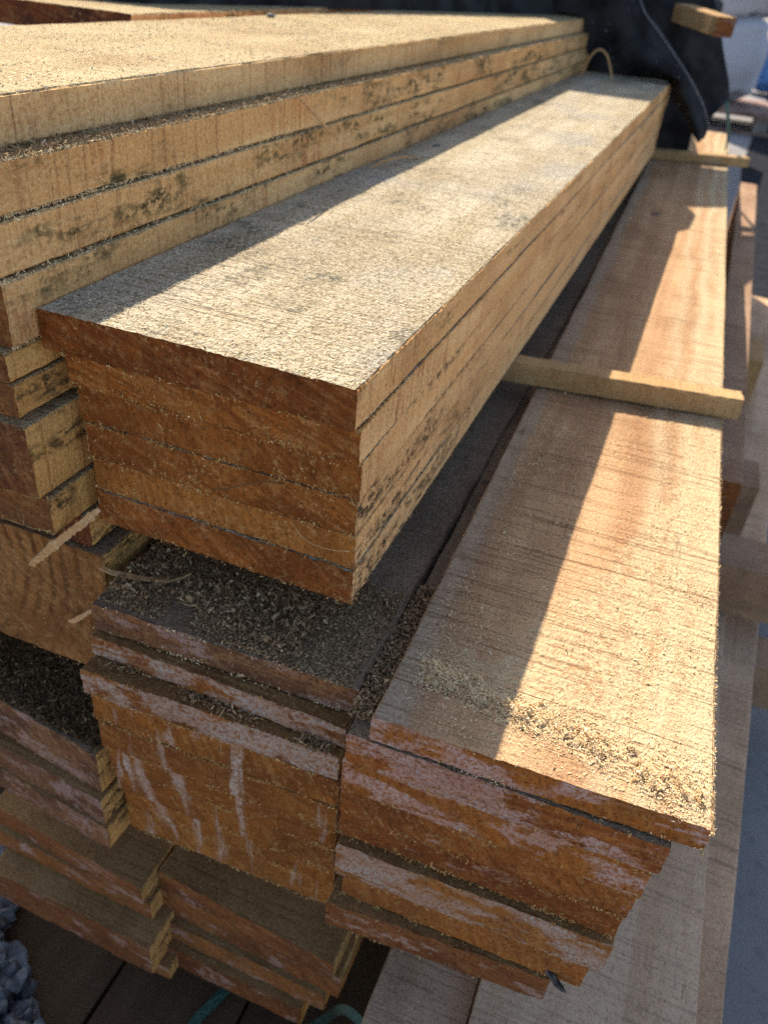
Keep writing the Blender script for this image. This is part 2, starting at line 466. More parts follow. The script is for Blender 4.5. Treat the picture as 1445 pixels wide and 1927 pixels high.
def vnoise(x, freq, rng, octaves=3):
    """smooth 1-D noise, about -1..1"""
    out = np.zeros_like(x, dtype=float)
    amp, tot = 1.0, 0.0
    for _ in range(octaves):
        n = int(abs(x).max() * freq) + 4
        lat = rng.uniform(-1, 1, n + 2)
        t = np.clip(x * freq - (x * freq).min(), 0, None)
        i = np.minimum(t.astype(int), n)
        fr = t - i
        fr = fr * fr * (3 - 2 * fr)
        out += amp * (lat[i] * (1 - fr) + lat[i + 1] * fr)
        tot += amp
        amp *= 0.5
        freq *= 2.3
    return out / tot


def flake_arrays(pos, normal, length, width, rng, tilt=0.5, curl=0.3):
    """small bent chips: 6 vertices, 2 quads each"""
    k = len(pos)
    normal = np.asarray(normal, float)
    if normal.ndim == 1:
        normal = np.repeat(normal[None], k, 0)
    nr = normal + rng.normal(0, tilt, (k, 3))
    nr /= np.linalg.norm(nr, axis=1)[:, None]
    d = rng.normal(0, 1, (k, 3))
    d -= nr * (d * nr).sum(1)[:, None]
    d /= np.linalg.norm(d, axis=1)[:, None] + 1e-9
    s = np.cross(nr, d)
    L = (length * np.exp(rng.normal(0, 0.45, k)))[:, None]
    W = (width * np.exp(rng.normal(0, 0.35, k)))[:, None]
    b = nr * L * (curl * rng.normal(0.4, 0.6, (k, 1)))
    P = np.asarray(pos)
    v = np.stack([P - d * L - s * W * 0.7, P - d * L + s * W * 0.7, P - s * W + b, P + s * W + b,
                  P + d * L - s * W * 0.4, P + d * L + s * W * 0.4], 1).reshape(-1, 3)
    i = np.arange(k)[:, None] * 6
    f = np.concatenate([i + np.array([[0, 1, 3, 2]]), i + np.array([[2, 3, 5, 4]])], 1).reshape(-1, 4)
    sh = np.repeat(rng.uniform(0, 1, k), 6)
    return v, f, sh


def ring_ys(L, first, grow, cap):
    ys = [0.0, first * 0.5]
    st = first
    while ys[-1] < L:
        ys.append(ys[-1] + st)
        st = min(st * grow, cap)
    ys[-1] = L
    return np.array(ys)


def plank_mesh(w, L, th, seed, nx=30, nz=5, first=0.012, grow=1.06, cap=0.3, jag=0.006, wave=0.006, skew=0.0, cut=0.006,
               fringe=0, side_fringe=0, bevel=0.006, bow=0.0):
    rng = np.random.default_rng(seed)
    ys = ring_ys(L, first, grow, cap)
    ny = len(ys)
    xs = np.concatenate([[0, bevel], np.linspace(0, w, nx + 1)[1:-1], [w - bevel, w]])
    zs = np.concatenate([[0, bevel], np.linspace(0, th, nz + 1)[1:-1], [th - bevel, th]])
    mx, mz = len(xs) - 1, len(zs) - 1
    ij = [(i, 0) for i in range(mx)] + [(mx, j) for j in range(mz)] + [(i, mz) for i in range(mx, 0, -1)] + [(0, j) for j in range(mz, 0, -1)]
    npm = len(ij)
    bx = np.array([xs[i] for i, j in ij])
    bz = np.array([-zs[j] for i, j in ij])
    top = np.array([j == 0 for i, j in ij])
    bot = np.array([j == mz for i, j in ij])
    left = np.array([i == 0 for i, j in ij])
    right = np.array([i == mx for i, j in ij])
    V = np.zeros((ny, npm, 3))
    V[:, :, 0] = bx
    V[:, :, 2] = bz
    V[:, :, 1] = ys[:, None]
    wl = vnoise(ys, 0.7, rng) * wave + vnoise(ys, 9, rng, 3) * jag * 0.35
    wr = vnoise(ys, 0.7, rng) * wave + vnoise(ys, 9, rng, 3) * jag * 0.35
    V[:, :, 0] += np.where(bx[None] < w / 2, wl[:, None], wr[:, None]) * np.abs(bx[None] / w * 2 - 1)
    V[:, :, 0] += bow * (ys[:, None] ** 2)
    zt = vnoise(ys, 0.8, rng) * 0.004
    V[:, :, 2] += (zt[:, None]) * top[None] * 0.5
    # worn, splintery long edges
    for sel, sx, sz in ((top & left, 1, -1), (top & right, -1, -1), (bot & left, 1, 1), (bot & right, -1, 1)):
        j1 = np.abs(vnoise(ys, 14, rng, 4)) * jag
        j2 = np.abs(vnoise(ys, 18, rng, 4)) * jag
        V[:, sel, 0] += sx * (j1[:, None] + bevel * 0.4)
        V[:, sel, 2] += sz * (j2[:, None] + bevel * 0.4)
    # saw roughness of the long faces
    V[:, :, 2] += rng.normal(0, 0.0011, (ny, npm)) * (top | bot)[None]
    V[:, :, 0] += rng.normal(0, 0.0009, (ny, npm)) * (left | right)[None]
    # front end: not quite square, rough
    fade = np.exp(-ys / 0.03)[:, None]
    edge_n = vnoise(np.arange(npm) / npm, 40, rng, 3) * cut
    V[:, :, 1] += fade * (edge_n[None] + skew * bx[None])
    verts = [V.reshape(-1, 3)]
    faces, fm = [], []
    for r in range(ny - 1):
        a, b = r * npm, (r + 1) * npm
        for q in range(npm):
            q2 = (q + 1) % npm
            faces.append((a + q, a + q2, b + q2, b + q)[::-1])
            i1, j1 = ij[q]
            i2, j2 = ij[q2]
            fm.append(0 if (j1 == 0 and j2 == 0) else 1)
    idx = {p: k for k, p in enumerate(ij)}
    cap_v = []
    base = ny * npm
    for j in range(1, mz):
        for i in range(1, mx):
            idx[(i, j)] = base + len(cap_v)
            cap_v.append((xs[i], skew * xs[i] + rng.normal(0, 0.0022), -zs[j]))
    if cap_v:
        verts.append(np.array(cap_v))
    for j in range(mz):
        for i in range(mx):
            faces.append((idx[(i, j)], idx[(i, j + 1)], idx[(i + 1, j + 1)], idx[(i + 1, j)]))
            fm.append(2)
    faces.append(tuple((ny - 1) * npm + q for q in range(npm))[::-1])
    fm.append(2)
    nv = base + len(cap_v)
    shade = [np.zeros(nv)]

    def add_flakes(pos, nrm, ln, wd, tilt, curl=0.3):
        nonlocal nv
        v, f, s = flake_arrays(pos, nrm, ln, wd, rng, tilt, curl)
        verts.append(v)
        faces.extend((f + nv).tolist())
        fm.extend([3] * len(f))
        shade.append(s)
        nv += len(v)
    if fringe:
        k = int(fringe * 1.1 * w)
        x = rng.uniform(0, w, k)
        clump = np.clip(vnoise(np.sort(x), 13, rng) * 1.1 + 0.40, 0.04, 1)
        x = np.sort(x)[rng.uniform(0, 1, k) < clump]
        k = len(x)
        atb = rng.uniform(0, 1, k) < 0.75
        z = np.where(atb, -th + rng.normal(0.002, 0.008, k), rng.normal(-0.002, 0.006, k))
        add_flakes(np.stack([x, skew * x - rng.uniform(0.0, 0.006, k), z], 1), (0, -1, 0.4), 0.0034, 0.0016, 0.7)
    if side_fringe:
        k = int(side_fringe)
        y = rng.power(0.45, k) * min(L, 3.5)
        z = np.where(rng.uniform(0, 1, k) < 0.5, -th, 0.0) + rng.normal(0, 0.002, k)
        add_flakes(np.stack([np.full(k, w) + rng.uniform(-0.002, 0.004, k), y, z], 1), (1, 0, 0.3), 0.0042, 0.0013, 0.6)
    return np.concatenate(verts), faces, fm, np.concatenate(shade)


SEED = [100]


GA = 'planks of the upper front stack'


def plank(label, group, x, y, z, w, th, L, mats, yaw=0.0, name='plank', cat='plank', fuzzmat='dust_orange', roll=0.0, **kw):
    """front left top corner at (x, y, z); mats = top, side, end"""
    SEED[0] += 1
    gap = 0.003 if group == GA else 0.0065
    v, f, fm, sh = plank_mesh(w, L, th - gap, SEED[0], **kw)
    o = link(name, v, f, [M[mats[0]], M[mats[1]], M[mats[2]], M[fuzzmat]], None, (x, y, z), (0, roll, yaw), fm, sh, 35)
    return tag(o, label, cat, group)


HERO = dict(nx=70, nz=12, first=0.010, grow=1.045, cap=0.25)
MID = dict(nx=36, nz=7, first=0.014, grow=1.08, cap=0.4)
LOW = dict(nx=18, nz=4, first=0.025, grow=1.15, cap=0.7)

# ------------------------------------------------------------------ ground
gs = 400.0
o = link('ground', [(-gs, -gs, -4.25), (gs, -gs, -4.25), (gs, gs, -4.25), (-gs, gs, -4.25)], [(0, 1, 2, 3)], [M['ground']], smooth=0)
structure(o)

nr = N('dark_shade_ground')  # near-black ground tone put in for shade at the right
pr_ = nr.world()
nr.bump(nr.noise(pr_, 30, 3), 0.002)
M['shade_ground'] = nr.done(nr.mix(nr.ramp(nr.noise(pr_, 3.0, 5, 0.7), 0.35, 0.65), (0.016, 0.017, 0.021), (0.028, 0.029, 0.034)), 1.0)
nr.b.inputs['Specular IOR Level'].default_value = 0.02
o = link('ground_shade_patch', [(1.95, 11, -4.222), (14, 11, -4.222), (14, 160, -4.222), (6.5, 160, -4.222), (2.75, 56, -4.222), (1.75, 32, -4.222)], [(0, 1, 2, 3, 4, 5)], [M['shade_ground']], smooth=0)  # dark patch laid on the ground in place of shade
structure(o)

# ------------------------------------------------------------------ stack A: six planks, sunlit on top
TE = ('A_top', 'A_side', 'A_end')
TD = ('A_top', 'A_side', 'A_end_dark')
TLE = ('A_top', 'A_side_low', 'A_end')
TLD = ('A_top', 'A_side_low', 'A_end_dark')
plank('pale sunlit plank topping the six-plank stack, overhanging on the left', GA, -1.0, 0.0, 0.0, 1.0, 0.127, 9.05, TD,
      fringe=420, side_fringe=900, jag=0.006, **HERO)
plank('thin brown-ended plank directly under the sunlit top plank', GA, -0.944, 0.030, -0.128, 0.943, 0.114, 9.0, TE,
      fringe=620, side_fringe=220, jag=0.0012, bevel=0.0015, yaw=-0.001, **HERO)
plank('third plank down in the six-plank stack, set back a little at its left', GA, -0.938, 0.054, -0.243, 0.936, 0.130, 9.0, TE,
      fringe=620, side_fringe=220, jag=0.0012, bevel=0.0015, **HERO)
plank('fourth plank down in the six-plank stack, with a loose fibre across it', GA, -0.934, 0.055, -0.375, 0.931, 0.128, 9.0, TLE,
      fringe=560, side_fringe=220, jag=0.0012, bevel=0.0015, **HERO)
plank('fifth plank down, just above the bottom plank of the six-plank stack', GA, -0.93, 0.066, -0.505, 0.926, 0.126, 9.0, TLE,
      fringe=620, side_fringe=220, jag=0.0012, bevel=0.0015, **HERO)
plank('reddish bottom plank of the six-plank stack, overhanging the dusty grey plank', GA, -0.93, 0.060, -0.632, 0.928, 0.130, 9.0, TLD,
      fringe=500, side_fringe=220, jag=0.0012, bevel=0.0015, **HERO)

# ------------------------------------------------------------------ stack C: tall stack to the left
GC = 'planks of the tall left stack'
CM = ('C_top', 'C_side', 'C_end')
CL = ('C_top', 'C_side_low', 'C_end')
C0 = -0.35
plank('broad cream plank lying in full sun on top of the left stack', GC, -2.325, C0, 0.513, 1.21, 0.134, 9.45, ('C_top', 'C_side_clean', 'C_end'), yaw=-0.003,
      side_fringe=900, fuzzmat='dust_pale', jag=0.008, nx=60, nz=10, first=0.02, grow=1.03, cap=0.12)
plank('sunlit cream plank behind the broad one, at the far left of the top layer', GC, -3.55, 2.5, 0.525, 1.10, 0.134, 6.4, CM, yaw=0.02,
      fuzzmat='dust_pale', **MID)
plank('plank with a dusty ledge showing just under the sunlit cream plank', GC, -2.0, C0, 0.382, 0.97, 0.142, 9.6, CM, yaw=-0.003,
      side_fringe=2200, fuzzmat='dust', jag=0.014, nx=40, nz=12, first=0.02, grow=1.02, cap=0.08)
plank('mould-spotted plank, third down in the left stack', GC, -2.0, C0, 0.238, 0.985, 0.146, 9.6, CM, yaw=-0.001,
      side_fringe=700, fuzzmat='dust', nx=30, nz=12, first=0.02, grow=1.02, cap=0.08)
plank('plank level with the top of the six-plank stack, behind its left edge', GC, -2.0, -0.10, 0.090, 0.992, 0.190, 9.3, CM, yaw=0.0,
      side_fringe=500, fuzzmat='dust', nx=30, nz=12, first=0.02, grow=1.03, cap=0.1)
plank('upper of two flush tan plank ends left of the brown plank ends', GC, -2.0, -0.125, -0.102, 0.985, 0.096, 8.8, CL, fringe=120, **MID)
plank('lower of two flush tan plank ends left of the brown plank ends', GC, -2.0, -0.120, -0.200, 0.990, 0.112, 8.8, CL, fringe=160, **MID)
plank('dark-streaked thick plank below the step in the left stack', GC, -2.0, -0.165, -0.335, 1.005, 0.262, 8.8, CL, fringe=260, skew=0.05, **MID)
plank('thick plank near the bottom of the left stack with a red-stained corner', GC, -2.0, -0.140, -0.600, 1.015, 0.145, 8.8, CL, fringe=300, skew=0.05, **MID)
plank('short-set bottom plank of the left stack, behind a hanging splinter', GC, -2.0, 0.03, -0.747, 1.045, 0.118, 8.8, CL, fringe=200, **MID)

# big ringed timber under the left stack
plank('thick timber with curved growth rings on its end, under the left stack', None, -2.05, 0.01, -0.872, 1.145, 0.60, 9.0,
      ('D_top', 'C_side_low', 'ring_end'), name='timber', cat='timber', fringe=120, nx=60, nz=30, first=0.012, grow=1.1, cap=0.5, jag=0.012)

# ------------------------------------------------------------------ stack D: below the six-plank stack
GD = 'planks of the middle front stack'
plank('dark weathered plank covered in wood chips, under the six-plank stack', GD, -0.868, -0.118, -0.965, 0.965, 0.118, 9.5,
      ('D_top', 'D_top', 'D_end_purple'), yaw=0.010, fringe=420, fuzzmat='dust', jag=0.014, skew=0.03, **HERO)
plank('chalky grey plank end just below the purple-stained one', GD, -0.868, -0.142, -1.088, 0.962, 0.098, 9.4,
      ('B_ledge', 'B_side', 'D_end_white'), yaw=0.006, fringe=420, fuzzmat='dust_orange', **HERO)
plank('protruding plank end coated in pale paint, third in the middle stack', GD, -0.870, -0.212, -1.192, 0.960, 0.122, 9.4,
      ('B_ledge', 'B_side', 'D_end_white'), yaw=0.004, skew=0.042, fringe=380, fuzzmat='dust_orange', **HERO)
dl = ['plank end where the white paint drips begin, in the middle stack',
      'plank end crossed by white drips, one above the orange heart-wood',
      'plank end with orange heart-wood and drips, fourth from the bottom of its stack',
      'plank end with a dark crack through orange wood, in the middle stack',
      'plank end with a broad white smear, one above the bottom of the middle stack',
      'bottom plank of the middle stack with a pale painted lower edge']
zt = -1.316
for i, (lab, xx, yy, ww, hh) in enumerate(zip(dl, (-0.858, -0.850, -0.848, -0.846, -0.842, -0.836), (-0.198, -0.196, -0.168, -0.158, -0.130, -0.122),
                                              (0.945, 0.938, 0.932, 0.926, 0.918, 0.905), (0.140, 0.148, 0.148, 0.148, 0.148, 0.150))):
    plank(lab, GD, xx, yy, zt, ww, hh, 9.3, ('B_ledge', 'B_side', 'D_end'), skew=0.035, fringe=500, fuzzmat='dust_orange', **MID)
    zt -= hh + 0.002

# ------------------------------------------------------------------ stack B: right front stack
GB = 'planks of the right front stack'
BY = 0.0259
plank('warm plank half in sun with sawdust at its end, topping the right stack', GB, 0.199, -0.222, -0.887, 0.935, 0.100, 12.9,
      ('B_top', 'B_side', 'B_end'), yaw=BY, skew=0.012, fringe=220, side_fringe=1500, fuzzmat='dust', jag=0.007, **HERO)
plank('pink painted plank end just below the sawdust-topped plank', GB, 0.125, -0.225, -0.990, 0.935, 0.132, 12.5, ('D_top', 'D_top', 'B_end_pink'), yaw=BY,  # top and sides darkened for the shade in the gap beside it
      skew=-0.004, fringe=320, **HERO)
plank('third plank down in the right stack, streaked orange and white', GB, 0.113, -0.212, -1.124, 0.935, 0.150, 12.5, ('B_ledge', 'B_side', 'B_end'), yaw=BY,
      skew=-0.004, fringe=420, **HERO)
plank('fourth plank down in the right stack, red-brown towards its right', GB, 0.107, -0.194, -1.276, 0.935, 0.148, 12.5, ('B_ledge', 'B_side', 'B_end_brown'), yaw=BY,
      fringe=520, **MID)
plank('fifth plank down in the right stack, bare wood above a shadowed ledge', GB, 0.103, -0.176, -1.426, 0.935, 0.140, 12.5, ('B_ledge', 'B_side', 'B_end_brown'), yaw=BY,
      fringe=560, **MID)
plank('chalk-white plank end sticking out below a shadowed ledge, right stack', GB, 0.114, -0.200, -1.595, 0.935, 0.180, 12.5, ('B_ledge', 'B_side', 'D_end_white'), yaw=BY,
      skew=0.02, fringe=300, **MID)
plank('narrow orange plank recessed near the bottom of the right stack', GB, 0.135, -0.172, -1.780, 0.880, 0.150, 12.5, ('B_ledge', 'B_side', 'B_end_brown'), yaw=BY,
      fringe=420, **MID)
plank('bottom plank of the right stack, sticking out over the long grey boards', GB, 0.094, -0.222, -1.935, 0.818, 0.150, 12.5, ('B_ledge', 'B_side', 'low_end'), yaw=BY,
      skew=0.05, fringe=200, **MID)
plank('tall narrow timber standing on edge beside the right stack', None, 1.115, 2.80, -1.46, 0.235, 0.755, 9.5, ('bearer', 'bearer', 'low_end'), name='timber', cat='timber',
      yaw=-0.006, **LOW)

# ------------------------------------------------------------------ stack F: lower left
GF = 'planks of the lower left stack'
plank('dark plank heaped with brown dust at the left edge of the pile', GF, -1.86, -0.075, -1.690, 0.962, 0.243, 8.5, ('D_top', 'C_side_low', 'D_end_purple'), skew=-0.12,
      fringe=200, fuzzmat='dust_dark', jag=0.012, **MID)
plank('grey-ended plank with a bright tan corner, under the dust-heaped plank', GF, -1.86, -0.130, -1.955, 0.968, 0.165, 8.5, ('low_top', 'C_side_low', 'D_end_purple'), skew=-0.08,
      fringe=150, fuzzmat='dust_dark', **MID)
plank('bottom plank of the lower left stack, grey with a tan side', GF, -1.86, -0.135, -2.125, 0.980, 0.150, 8.5, ('low_top', 'C_side_low', 'D_end_purple'), skew=-0.08,
      fringe=150, fuzzmat='dust_dark', **MID)

# ------------------------------------------------------------------ the bundle below, on its own bearers
GG = 'planks of the bottom bundle'
LM = ('low_top', 'C_side_low', 'low_end')
plank('brown plank with a pale streaked end, uppermost at the left of the bottom bundle', GG, -1.80, -0.030, -2.750, 0.932, 0.150, 8.5, LM, skew=-0.075, **MID)
plank('second plank at the left of the bottom bundle, its tan corner stepping right', GG, -1.80, -0.060, -2.905, 0.950, 0.145, 8.5, LM, skew=-0.02, **MID)
plank('dark plank end in the bottom bundle above the deck boards', GG, -1.75, -0.185, -3.055, 0.965, 0.250, 8.5, LM, skew=-0.01, **MID)
plank('lowest plank at the left of the bottom bundle, end in deep shade', GG, -1.70, -0.140, -3.310, 0.965, 0.110, 8.5, LM, **LOW)
plank('wide-topped brown plank jutting out under the dripped-paint stack', GG, -0.850, 0.010, -2.750, 0.938, 0.145, 8.5, LM, skew=-0.06, **MID)
plank('red-stained plank under the wide-topped brown one', GG, -0.850, 0.012, -2.898, 0.965, 0.200, 8.5, LM, skew=-0.03, **MID)
plank('dull brown plank low in the bottom bundle, with a dark grey patch', GG, -0.830, -0.030, -3.102, 0.890, 0.150, 8.5, LM, **MID)
plank('lowest brown plank of the bottom bundle, next to the dark gap', GG, -0.800, -0.070, -3.255, 0.760, 0.165, 8.5, LM, **MID)
GJ = 'long grey boards lowest on the right'
JM = ('J_top', 'J_top', 'low_end')
plank('long grey-brown board running out towards the viewer under the right stack', GJ, 0.690, -1.30, -2.750, 0.905, 0.14, 13.0, JM, yaw=-0.010, **MID)
plank('narrow long board left of the wide grey one, beside the dark gap', GJ, 0.275, -1.10, -2.905, 0.43, 0.15, 12.0, JM, yaw=0.0, **LOW)
plank('outermost long board, its pale edge against the concrete at the right', GJ, 0.74, -1.30, -2.905, 0.93, 0.15, 13.0, JM, yaw=-0.052, **MID)
plank('lower long board hidden under the wide grey one', GJ, 0.68, -0.9, -3.065, 0.93, 0.15, 12.0, JM, yaw=-0.015, **LOW)

# deck boards at the lower left
GK = 'dark deck boards at the lower left'
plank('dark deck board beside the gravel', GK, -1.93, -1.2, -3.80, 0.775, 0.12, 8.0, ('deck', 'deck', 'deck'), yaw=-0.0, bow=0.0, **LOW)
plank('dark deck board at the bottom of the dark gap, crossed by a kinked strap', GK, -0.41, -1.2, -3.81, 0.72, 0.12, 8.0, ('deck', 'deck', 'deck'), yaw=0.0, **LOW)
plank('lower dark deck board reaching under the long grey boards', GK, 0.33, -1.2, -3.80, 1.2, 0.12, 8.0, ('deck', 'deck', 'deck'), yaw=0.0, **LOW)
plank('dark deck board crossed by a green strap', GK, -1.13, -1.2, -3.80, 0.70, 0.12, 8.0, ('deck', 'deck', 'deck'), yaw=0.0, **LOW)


# ------------------------------------------------------------------ battens and bearers across the pile
def cross_bar(label, group, x0, x1, y, z, dy, dz, mat, yaw=0.0, name='batten', cat='batten', end=None, seed=0, tilt=0.0, rough=0.004):
    """bar along x; (x0, y, z) = front left top"""
    SEED[0] += 1
    L = x1 - x0
    v, f, fm, sh = plank_mesh(dy, L, dz, SEED[0], nx=6, nz=4, first=0.03, grow=1.05, cap=0.06, jag=0.010, wave=0.008)
    # its own length runs along y: turn so length follows -x from the right end
    vv = v.copy()
    vv[:, 0] = L - v[:, 1]
    vv[:, 1] = v[:, 0]
    o = link(name, vv, f, [M[mat], M[mat], M[end or mat], M['dust']], None, (x0, y, z), (0, tilt, yaw), fm, sh, 35)
    return tag(o, label, cat, group)


GS = 'battens laid across the right stack'
cross_bar('tan batten laid across the right stack, half in sun, the nearer one', GS, -0.95, 1.165, 2.000, -0.765, 0.115, 0.112, 'slat', yaw=0.162, end='low_end', seed=3)
cross_bar('thin batten crossing the right stack far back near the black tarp', GS, -0.95, 1.265, 9.06, -0.775, 0.17, 0.105, 'slat', yaw=0.385, end='low_end', seed=4)
GBR = 'bearers between the bundles'
cross_bar('squared bearer with a dark block end, right of the sunlit plank', GBR, -2.6, 1.70, 4.22, -2.23, 0.46, 0.50, 'bearer', name='bearer', cat='bearer', yaw=0.01)
cross_bar('rough bearer sticking out furthest right below the squared one', GBR, -2.6, 2.05, 3.20, -2.34, 0.42, 0.40, 'bearer', name='bearer', cat='bearer', yaw=0.02, end='low_end')
cross_bar('bearer whose end catches the sun, far along the right side', GBR, -2.6, 1.74, 7.0, -1.90 - 0.33, 0.75, 0.50, 'slat', name='bearer', cat='bearer', end='slat')
cross_bar('bearer hidden in the shade between the front stacks and the bundle', GBR, -2.6, 0.80, 0.55, -2.24, 0.46, 0.50, 'bearer', name='bearer', cat='bearer')
GBL = 'bearers under the bottom bundle'
cross_bar('pale bearer jutting out over the concrete at the right edge', GBL, -2.6, 2.6, 3.35, -3.42, 0.42, 0.40, 'bearer', name='bearer', cat='bearer', yaw=0.06)
cross_bar('bearer low down at the far end of the bottom bundle', GBL, -2.6, 2.1, 8.2, -3.42, 0.42, 0.40, 'bearer', name='bearer', cat='bearer')

# ------------------------------------------------------------------ tarp
tarp = bpy.data.objects.new('tarp', None)
COL.objects.link(tarp)
tarp.location = Vector((-0.5, 9.0, 0)) * S
tag(tarp, 'black tarp draped over the far end of the lumber with a stitched hem', 'tarp')
TO = np.array((-0.5, 9.0, 0.0))


def resample(pts, k):
    p = np.array(pts, float)
    d = np.r_[0, np.cumsum(np.linalg.norm(np.diff(p, axis=0), axis=1))]
    t = np.linspace(0, d[-1], k)
    return np.stack([np.interp(t, d, p[:, i]) for i in range(p.shape[1])], 1)


def sheet(name, inner, outer, nu, nv, bulge, mat, parent, seed, thick=0.02, ripple=0.05, org=TO):
    rng = np.random.default_rng(seed)
    a, b = resample(inner, nu), resample(outer, nu)
    t = np.linspace(0, 1, nv)[:, None, None]
    P = a[None] * (1 - t) + b[None] * t
    prof = np.sin(np.pi * np.linspace(0, 1, nv))[:, None]
    ph = rng.uniform(0, 6, 4)
    u = np.linspace(0, 1, nu)[None]
    tt = np.linspace(0, 1, nv)[:, None]
    P[:, :, 1] -= bulge * prof + ripple * (np.sin(11 * u + 3 * tt + ph[0]) * 0.6 + np.sin(23 * u - 5 * tt + ph[1]) * 0.3 + np.sin(7 * tt + 4 * u + ph[2]) * 0.5)
    n = nu * nv
    front = P.reshape(-1, 3)
    back = front + np.array([0, thick, 0])
    verts = np.concatenate([front, back]) - org
    faces = []
    for j in range(nv - 1):
        for i in range(nu - 1):
            q = j * nu + i
            faces.append((q, q + 1, q + nu + 1, q + nu))
            faces.append((n + q, n + q + nu, n + q + nu + 1, n + q + 1))
    bd = [i for i in range(nu)] + [j * nu + nu - 1 for j in range(1, nv)] + [(nv - 1) * nu + i for i in range(nu - 2, -1, -1)] + [j * nu for j in range(nv - 2, 0, -1)]
    for k in range(len(bd)):
        p, q = bd[k], bd[(k + 1) % len(bd)]
        faces.append((q, p, n + p, n + q))
    o = link(name, verts, faces, [mat], parent, (0, 0, 0), smooth=60)
    return o, P


hem = [(-2.05, 8.98, 2.02), (-1.33, 8.98, 2.05), (-1.06, 8.98, 1.80), (-0.76, 8.97, 1.36), (-0.63, 8.95, 0.92), (-0.43, 8.92, 0.65), (-0.26, 8.90, 0.51), (-0.07, 8.88, 0.335), (0.13, 8.86, 0.15), (0.29, 8.86, -0.01),
       (0.43, 8.88, -0.18), (0.535, 8.9, -0.38), (0.52, 8.92, -0.51)]
inn = [(-2.10, 8.98, 1.95), (-1.95, 8.97, 1.3), (-1.75, 8.95, 0.80), (-1.45, 8.95, 0.56), (-1.12, 8.92, 0.535), (-1.01, 8.85, 0.24), (-0.84, 8.80, 0.03), (-0.45, 8.80, 0.025), (-0.02, 8.82, 0.02),
       (0.075, 8.86, -0.17), (0.23, 8.90, -0.30), (0.33, 8.92, -0.42), (0.43, 8.93, -0.53)]
flap, FP = sheet('flap', inn, hem, 60, 24, 0.14, M['tarp'], tarp, 1, ripple=0.09)
# stitched hem
rng = np.random.default_rng(7)
hp = resample([tuple(FP[-2, i]) for i in range(60)], 90)
vs, fs = [], []
for i in range(0, 88):
    a, b = hp[i], hp[i + 1]
    d = (b - a) * 0.7
    nrm = np.array([0, -0.012, 0.004])
    s = np.array([-d[2], 0, d[0]])
    s = s / (np.linalg.norm(s) + 1e-9) * 0.006
    k = len(vs)
    vs += [a - s + nrm, a + s + nrm, a + d + s + nrm, a + d - s + nrm, a - s, a + s, a + d + s, a + d - s]
    fs += [(k, k + 1, k + 2, k + 3), (k + 4, k + 7, k + 6, k + 5), (k, k + 4, k + 5, k + 1), (k + 1, k + 5, k + 6, k + 2), (k + 2, k + 6, k + 7, k + 3), (k + 3, k + 7, k + 4, k)]
link('hem_stitching', np.array(vs) - TO, fs, [M['thread']], tarp, smooth=0)
# specks of dust / drops on the flap
idx = [(j, i) for j in range(4, 23) for i in range(6, 58) if rng.uniform() < 0.06]
pos = np.array([FP[j, i] for j, i in idx]) + np.array([0, -0.012, 0]) + rng.normal(0, 0.012, (len(idx), 3)) * np.array([1, 0.0, 1])
v, f, sh = flake_arrays(pos, (0, -1, 0.4), 0.005, 0.004, rng, 0.3)
link('dust_specks', v - TO, f.tolist(), [M['thread']], tarp, smooth=0)['kind'] = 'stuff'
# cover over the top of the pile, behind the flap
edge = [(-6.0, 2.2, -0.2), (-4.2, 2.6, 0.25), (-3.6, 2.95, 0.50), (-2.95, 3.15, 0.512), (-2.64, 4.55, 0.512), (-2.34, 5.9, 0.512), (-1.88, 7.5, 0.512), (-1.40, 8.98, 0.512), (-0.95, 9.02, 0.62), (-0.55, 9.05, 0.80)]
ridge = [(-6.0, 3.0, 0.8), (-4.2, 3.2, 1.0), (-3.6, 3.5, 1.1), (-2.95, 3.75, 1.15), (-2.64, 5.1, 1.1), (-2.34, 6.4, 1.1), (-1.88, 8.0, 1.12), (-1.40, 9.35, 1.15), (-0.95, 9.4, 1.15), (-0.5, 9.4, 1.1)]
sheet('front_fold', edge, ridge, 70, 12, 0.05, M['tarp'], tarp, 3, ripple=0.03)
back = [(-6.0, 36, 0.6), (-4.5, 36, 0.9), (-3.0, 36, 1.0), (-2.2, 36, 1.0), (-1.5, 36, 1.0), (-0.9, 36, 0.9), (-0.5, 36, 0.5), (-0.4, 36, -3.9)]
sheet('top_shade_cover', ridge, back, 40, 30, 0.0, M['tarp'], tarp, 4, ripple=0.04)  # unseen far stretch added past the planks to shade the distant ground
# second fold hanging behind, right of the flap, and a black sheet added below for the shade
sheet('rear_fold', [(-1.9, 9.85, 2.0), (-1.5, 9.85, 1.0), (-0.9, 9.85, 0.45), (-0.45, 9.85, 0.0), (-0.10, 9.85, -0.30), (0.20, 9.85, -0.50), (0.44, 9.9, -0.50)],
      [(-0.9, 10.3, 2.0), (-0.35, 10.3, 1.4), (0.05, 10.3, 1.0), (0.28, 10.3, 0.62), (0.44, 10.3, 0.28), (0.60, 10.3, -0.02), (0.66, 10.3, -0.20)], 36, 16, 0.10, M['tarp'], tarp, 5, ripple=0.04)
sheet('rear_shade_sheet', [(-2.0, 9.75, 1.0), (-2.0, 9.75, -0.1), (-2.0, 9.75, -0.84)], [(0.10, 9.75, 0.2), (0.34, 9.78, -0.35), (0.36, 9.8, -0.84)], 12, 16, 0.03, M['tarp'], tarp, 6, ripple=0.03)
